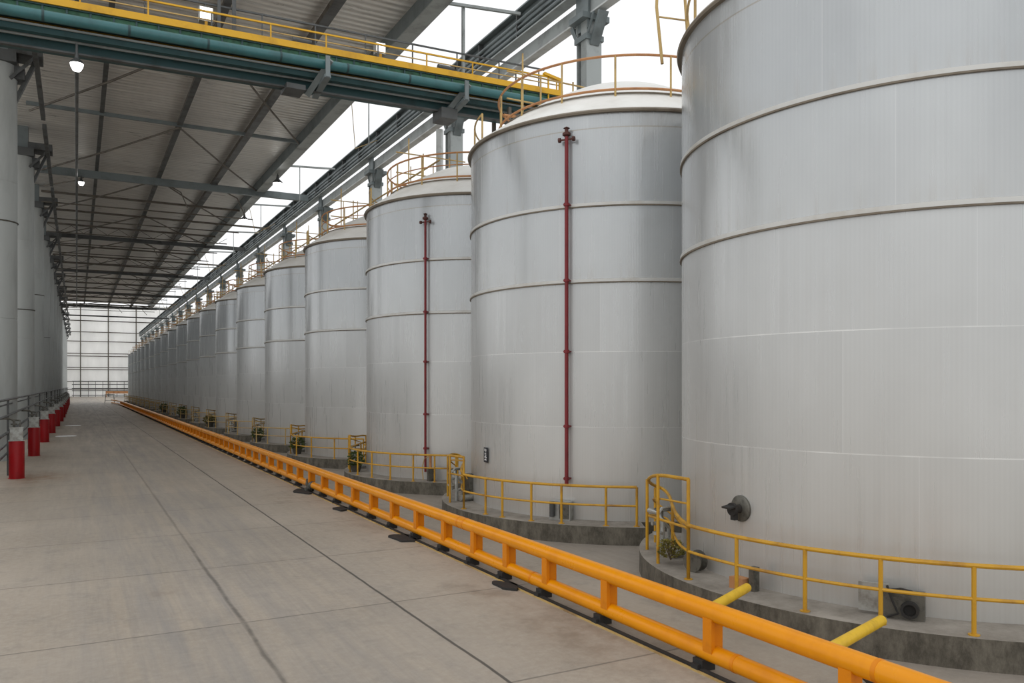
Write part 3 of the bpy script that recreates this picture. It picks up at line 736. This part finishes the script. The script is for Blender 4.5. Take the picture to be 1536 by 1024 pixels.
for y, w in ((19.9, .34), (25.6, .25), (30.5, .36), (14.2, .2)):
    pm = MB().prism([(w*(1.1+.25*sin(3*a+y))*cos(a)*.8, w*(1.2+.3*sin(2*a+y*2))*sin(a)*1.5) for a in [k*pi/10 for k in range(20)]], 0, .05, .01)
    link('floor_pad', pm.mesh('floor_pad', 'black'), B, (-.32, y, 0))
cp = MB().lathe([(.001, -.35), (.13, -.34), (.15, -.2), (.12, .1), (.15, .2), (.13, .34), (.001, .35)], 16, (0, 0, .26), axis=(0, 1, 0))
cp.beam((-.15, -.25, .1), (-.1, .2, .42), .08, .1); cp.box(-.22, .02, -.1, .12, 0, .14)
link('coupling', cp.mesh('coupling', 'grime'), B, (-.02, 30.6, 0), label='dirty grey coupling in the lower rail')
# dark valve lying in the gutter between barrier and nearest plinth
v = thing('drain_valve', 'dark rusty valve on the floor between barrier and nearest plinth', 'valve', (9.35, 7.0, 0))
link('body', MB().lathe([(.001, -.3), (.12, -.28), (.16, -.1), (.16, .1), (.1, .25), (.001, .27)], 16, (0, 0, .2), axis=(0, 1, 0)).mesh('body', 'pot'), v)
link('flange', MB().lathe([(.001, -.02), (.17, -.02), (.17, .03), (.001, .03)], 16, (0, -.3, .2), axis=(0, 1, 0)).mesh('flange', 'grime'), v)

# ------------------------------------------------------------------ green gantry
GY = 25.0
G = thing('gantry_bridge', 'green and teal pipe gantry with yellow walkway crossing above the hall', 'gantry', (0, GY, 0))
X0, X1 = -7.5, 15.8
def slope(x): return .02*(x-4)      # slight fall of the bridge
def gb(name, y, z, w, h, mat, x0=X0, x1=X1, lab=None):
    return link(name, MB().beam((x0, y, z+slope(x0)), (x1, y, z+slope(x1)), w, h).mesh(name, mat, 0), G, label=lab)
tp = link('teal_pipe', MB().tube([(X0, 0, 14.12+slope(X0)), (4, 0, 14.12), (X1-.4, 0, 14.12+slope(X1))], .148, 20).mesh('teal_pipe', 'teal'), G, label='glossy teal pipe along the gantry')
jm = MB().tube([(-.03, 0, 0), (.03, 0, 0)], .158, 20).mesh('pipe_collar', 'teal_dark')
for k in range(10): x = -5+2.1*k; link('pipe_collar', jm, tp, (x, 0, 14.12+slope(x)))
gb('deck_edge', .15, 14.61, .12, .2, 'yellow_deck', lab='yellow deck edge beam')
gb('mesh_panel', .22, 14.38, .04, .3, 'green_mesh')
gb('deck', .8, 14.5, 1.3, .06, 'teal_dark')
gb('far_deck_edge', 1.45, 14.55, .08, .2, 'yellow')
gb('box_beam', .5, 13.88, .2, .16, 'teal_dark')
gb('box_beam', 1.1, 13.70, .3, .3, 'teal_dark')
gb('box_beam', 1.5, 14.12, .1, .7, 'teal_dark')
gb('service_pipe', .3, 13.96, .05, .05, 'grey_steel')
gb('service_pipe', .72, 13.8, .06, .06, 'grey_steel')
gb('cable_tray', .85, 13.52, .14, .05, 'dark_steel')
rb = MB()
for k in range(40):
    x = X0+.3+.58*k; rb.beam((x, .19, 14.26+slope(x)), (x, .19, 14.53+slope(x)), .05, .04)
link('mesh_rib', rb.mesh('mesh_rib', 'teal_dark', 0), G)
for y, mt, tag in ((.15, 'yellow_deck', 'near'), (1.45, 'dark_steel', 'far')):
    for dz, rr in ((.40, .016), (.64, .025)) if tag == 'near' else ((.75, .02), (1.45, .026)):
        gb('handrail', y, 14.5+dz, rr*2, rr*2, mt if rr > .024 else 'amber_rail')
    for k in range(14):
        x = -6.8+1.72*k
        link('rail_post', MB().beam((x, y, 14.5+slope(x)), (x, y, 14.5+(.64 if tag == 'near' else 1.45)+slope(x)), .04, .04).mesh('rail_post', mt if k % 3 else 'dark_steel', 0), G)
for x in (-2.6, 6.9, 11.7):           # hanging brackets
    bk = MB(); z = 14.0+slope(x)
    bk.beam((x, -.26, z+.3), (x, -.26, z-.35), .14, .06); bk.beam((x+.1, -.24, z+.2), (x-.35, .9, z-.62), .18, .1, (0, 1, 0)); bk.beam((x, -.26, z-.32), (x, 1.3, z-.5), .2, .1)
    link('hanger_bracket', bk.mesh('hanger_bracket', 'blue_steel', 0), G)
for x in (6.1, 11.4):
    link('underside_housing', MB().box(x-.3, x+.3, .5, 1.3, (13.2 if x > 8 else 13.4)+slope(x), 13.56+slope(x)).mesh('underside_housing', 'dark_steel', 0), G)
# frame at the tank end
fr = MB(); fr.beam((15.7, .15, 12.95), (15.7, .15, 15.35), .08, .08); fr.beam((15.2, .15, 14.5), (15.2, .15, 15.42), .05, .05); fr.beam((15.75, .15, 15.32), (15.0, .15, 15.45), .16, .1)
link('end_post', MB().beam((15.5, 1.45, 14.3), (15.5, 1.45, 15.3), .05, .05).mesh('end_post', 'yellow_bright', 0), G)
link('end_frame', fr.mesh('end_frame', 'yellow_deck', 0), G)
lg = MB()
for x, y in ((13.6, .2), (13.6, 1.4), (15.3, .2), (15.3, 1.4)): lg.beam((x, y, 11.5 if x < 14 else 12.3), (x, y, 14.0), .12, .12)
lg.beam((13.6, .2, 12.6), (15.3, .2, 13.8), .05, .05); lg.beam((15.3, .2, 12.6), (13.6, .2, 13.6), .05, .05)
link('support_leg', lg.mesh('support_leg', 'brown_steel', 0), G)
link('support_pylon', MB().box(-6.9, -6.1, .2, 1.2, 0, 13.3).mesh('support_pylon', 'column', 0), G)
# floodlights on the gantry
def flood(x, lab, s, glowm):
    f = thing('floodlight', lab, 'floodlight', (x, GY+.55, 14.53+slope(x)), group='floodlights on the gantry')
    link('stand', MB().beam((0, 0, 0), (0, 0, .5), .08, .08).mesh('stand', 'yellow', 0), f)
    hd = MB().box(-.2*s, .2*s, -.05, .2, .48, .48+.42*s); link('housing', hd.mesh('housing', 'galv', 0), f)
    link('lens', MB().box(-.17*s, .17*s, -.07, -.05, .5, .46+.42*s).mesh('lens', glowm, 0), f)
flood(3.42, 'lit white floodlight on the yellow gantry walkway, left one', 1.0, 'lamp_soft')
flood(8.9, 'square white floodlight on the gantry walkway, right one', .85, 'lamp_soft')
for x, lab in ((6.3, 'dark winch box on the gantry walkway left of the right floodlight'), (11.3, 'small grey motor box on the gantry walkway near the girder')):
    w = thing('winch_box', lab, 'machine', (x, GY+.6, 14.53+slope(x)))
    link('body', MB().box(-.22, .22, -.15, .15, 0, .34).mesh('body', 'grime', 0), w); link('drum', MB().tube([(-.3, 0, .42), (.3, 0, .42)], .1, 12).mesh('drum', 'dark_steel'), w)
# upright mast through the gantry
ms = thing('gantry_mast', 'thin dark double mast standing on the gantry beside the left floodlight', 'mast', (3.9, GY+1.3, 14.45))
link('pole', MB().beam((0, 0, 0), (0, 0, 2.2), .09, .09).mesh('pole', 'dark_steel', 0), ms); link('pole', MB().beam((.45, 0, 0), (.45, 0, 2.2), .11, .11).mesh('pole', 'dark_steel', 0), ms)
link('cross_piece', MB().beam((0, 0, 1.2), (.45, 0, 1.2), .06, .06).mesh('cross_piece', 'dark_steel', 0), ms)

# ------------------------------------------------------------------ catwalk behind the tank domes
cw = thing('catwalk', 'long rusty catwalk with railings above the backs of the far tanks', 'catwalk', (20.15, 0, 0))
link('deck', MB().box(-.4, .3, 47, 206, 16.1, 16.2).mesh('deck', 'brown_steel', 0), cw)
for dx in (-.4, .3):
    for dz in (.55, 1.1): link('handrail', MB().beam((dx, 47, 16.2+dz), (dx, 206, 16.2+dz), .05, .05).mesh('handrail', 'amber_rail', 0), cw)
pm = MB().beam((-.4, 0, 16.15), (-.4, 0, 17.3), .05, .05); pm.beam((.3, 0, 16.15), (.3, 0, 17.3), .05, .05); pm = pm.mesh('post', 'amber_rail', 0)
for k in range(54): link('post', pm, cw, (0, 47.5+2.95*k, 0))
pmx = MB().beam((-.35, 0, 16.05), (.7, 0, 16.0), .14, .14); pmx.beam((-.3, 0, 16.0), (.6, 0, 15.2), .1, .1); pmx = pmx.mesh('support', 'brown_steel', 0)
for k in range(2, 12): link('support', pmx, cw, (0, 31.3+15.3*k, 0))
link('service_pipe', MB().tube([(.15, 47, 18.4), (.15, 206, 18.4)], .06, 8).mesh('service_pipe', 'amber_rail'), cw)
for k in range(40): link('drop_rod', MB().beam((.15, 0, 16.2), (.15, 0, 18.4+(k%3)*.8), .05, .05).mesh('drop_rod', 'amber_rail', 0), cw, (0, 48+3.97*k, 0))
for k, (x, i) in enumerate(((18.6, 3), (18.6, 5))):
    y = TY[i]+1.2
    v = thing('roof_valve', 'yellow valve gear on the roof of the %s tank' % ORD[i], 'valve', (x-3.4, y-4.6, PZ+H+.7))
    link('stem', MB().tube([(0, 0, -.2), (0, 0, 1.0)], .07, 8).mesh('stem', 'yellow_bright'), v); link('arm', MB().beam((-.5, 0, .7), (.6, 0, 1.15), .16, .22).mesh('arm', 'yellow_bright', 0), v)
    link('body', MB().box(-.25, .25, -.2, .2, .2, .65).mesh('body', 'yellow_bright', 0), v)
for i in range(1, 12):
    y = TY[i]
    lad = thing('roof_pipe_stand', 'thin rusty pipe frame on the roof of the %s tank' % ORD[i], 'frame', (TX-2.4, y+2.2, PZ+H+1.25), group='pipe frames on the tank roofs')
    fm = MB()
    for x in (0, .7, 2.0): fm.tube([(x, 0, 0), (x, 0, 2.0 if x else 2.6)], .03, 6)
    for z in (1.0, 1.9): fm.tube([(-.6, 0, z), (2.8, 0, z)], .028, 6)
    link('frame', fm.mesh('frame', 'amber_rail'), lad); link('cross_pipe', MB().tube([(-.6, .2, .5), (1.6, .2, .55), (2.4, .9, .5)], .05, 8).mesh('cross_pipe', 'rust_rail'), lad)

# ladder hoop at the near tank rim
lh = thing('roof_ladder_hoop', 'tall thin pale hoop rail rising over the rim of the nearest tank', 'ladder', (TX-3.9, TY[0]+3.55, PZ+H+.1))
link('hoop', MB().tube([(0, 0, -.1), (-.08, .1, 1.2), (0, .15, 2.2), (.3, .1, 2.6), (.6, 0, 2.2), (.7, -.1, .1)], .035, 8).mesh('hoop', 'amber_rail'), lh)
link('rung', MB().beam((0, .1, 1.0), (.65, -.05, 1.0), .03, .03).mesh('rung', 'amber_rail', 0), lh)

# ------------------------------------------------------------------ far end
pr = thing('pipe_rack', 'low dark pipe rack along the foot of the far end wall', 'rack', (0, 322, 0))
for z in (.6, 2.2, 3.0, 4.4, 5.6): link('pipe', MB().beam((-1.5, 0, z), (19, 0, z), .2, .22).mesh('pipe', 'dark_steel', 0), pr)
for k in range(9): link('post', MB().beam((-1+2.3*k, 0, 0), (-1+2.3*k, 0, 5.6), .15, .15).mesh('post', 'brown_steel', 0), pr)
link('end_beam', MB().box(9, 18, 318, 318.3, 1.2, 2.1).mesh('end_beam', 'rust_rail', 0), None, label='orange rusty beam across the far end of the roadway', cat='beam')
link('support', MB().box(9, 9.3, 318, 318.3, 0, 1.2).mesh('support', 'rust_rail', 0), C.objects['end_beam']); link('support', MB().box(17.7, 18, 318, 318.3, 0, 1.2).mesh('support', 'rust_rail', 0), C.objects['end_beam'])
tr = thing('metal_trestle', 'small pale metal trestle frame at the far end of the orange barrier', 'trestle', (6.6, 204, 0))
f = MB()
for x in (-1, 1):
    for y in (-.6, .6): f.beam((x, y, 0), (x*.8, y*.3, 2.0), .1, .1)
f.beam((-1, 0, 2.0), (1, 0, 2.0), .15, .12)
link('frame', f.mesh('frame', 'galv', 0), tr); link('shelf', MB().box(-.95, .95, -.5, .5, .6, .68).mesh('shelf', 'pale_steel', 0), tr)

# ------------------------------------------------------------------ light and camera
w = bpy.data.worlds.new('World'); bpy.context.scene.world = w; w.use_nodes = True
bg = w.node_tree.nodes['Background']; bg.inputs[0].default_value = (.98, .99, 1, 1); bg.inputs[1].default_value = 1.1
sun = bpy.data.lights.new('soft_sun', 'SUN'); sun.energy = .3; sun.angle = rad(60); sun.color = (1, .98, .95)
so = bpy.data.objects.new('soft_sun', sun); C.objects.link(so); so.rotation_euler = (rad(48), 0, rad(-50))
cam = bpy.data.cameras.new('camera'); co = bpy.data.objects.new('camera', cam); C.objects.link(co)
co.location = (0, 0, EYE); co.rotation_euler = (rad(90), 0, rad(-28.55))
cam.sensor_width = 36; cam.lens = 1200/1536*36; cam.shift_y = 66/1536; cam.clip_end = 1500
bpy.context.scene.camera = co
vs = bpy.context.scene.view_settings; vs.view_transform = 'Standard'; vs.look = 'None'; vs.exposure = 0
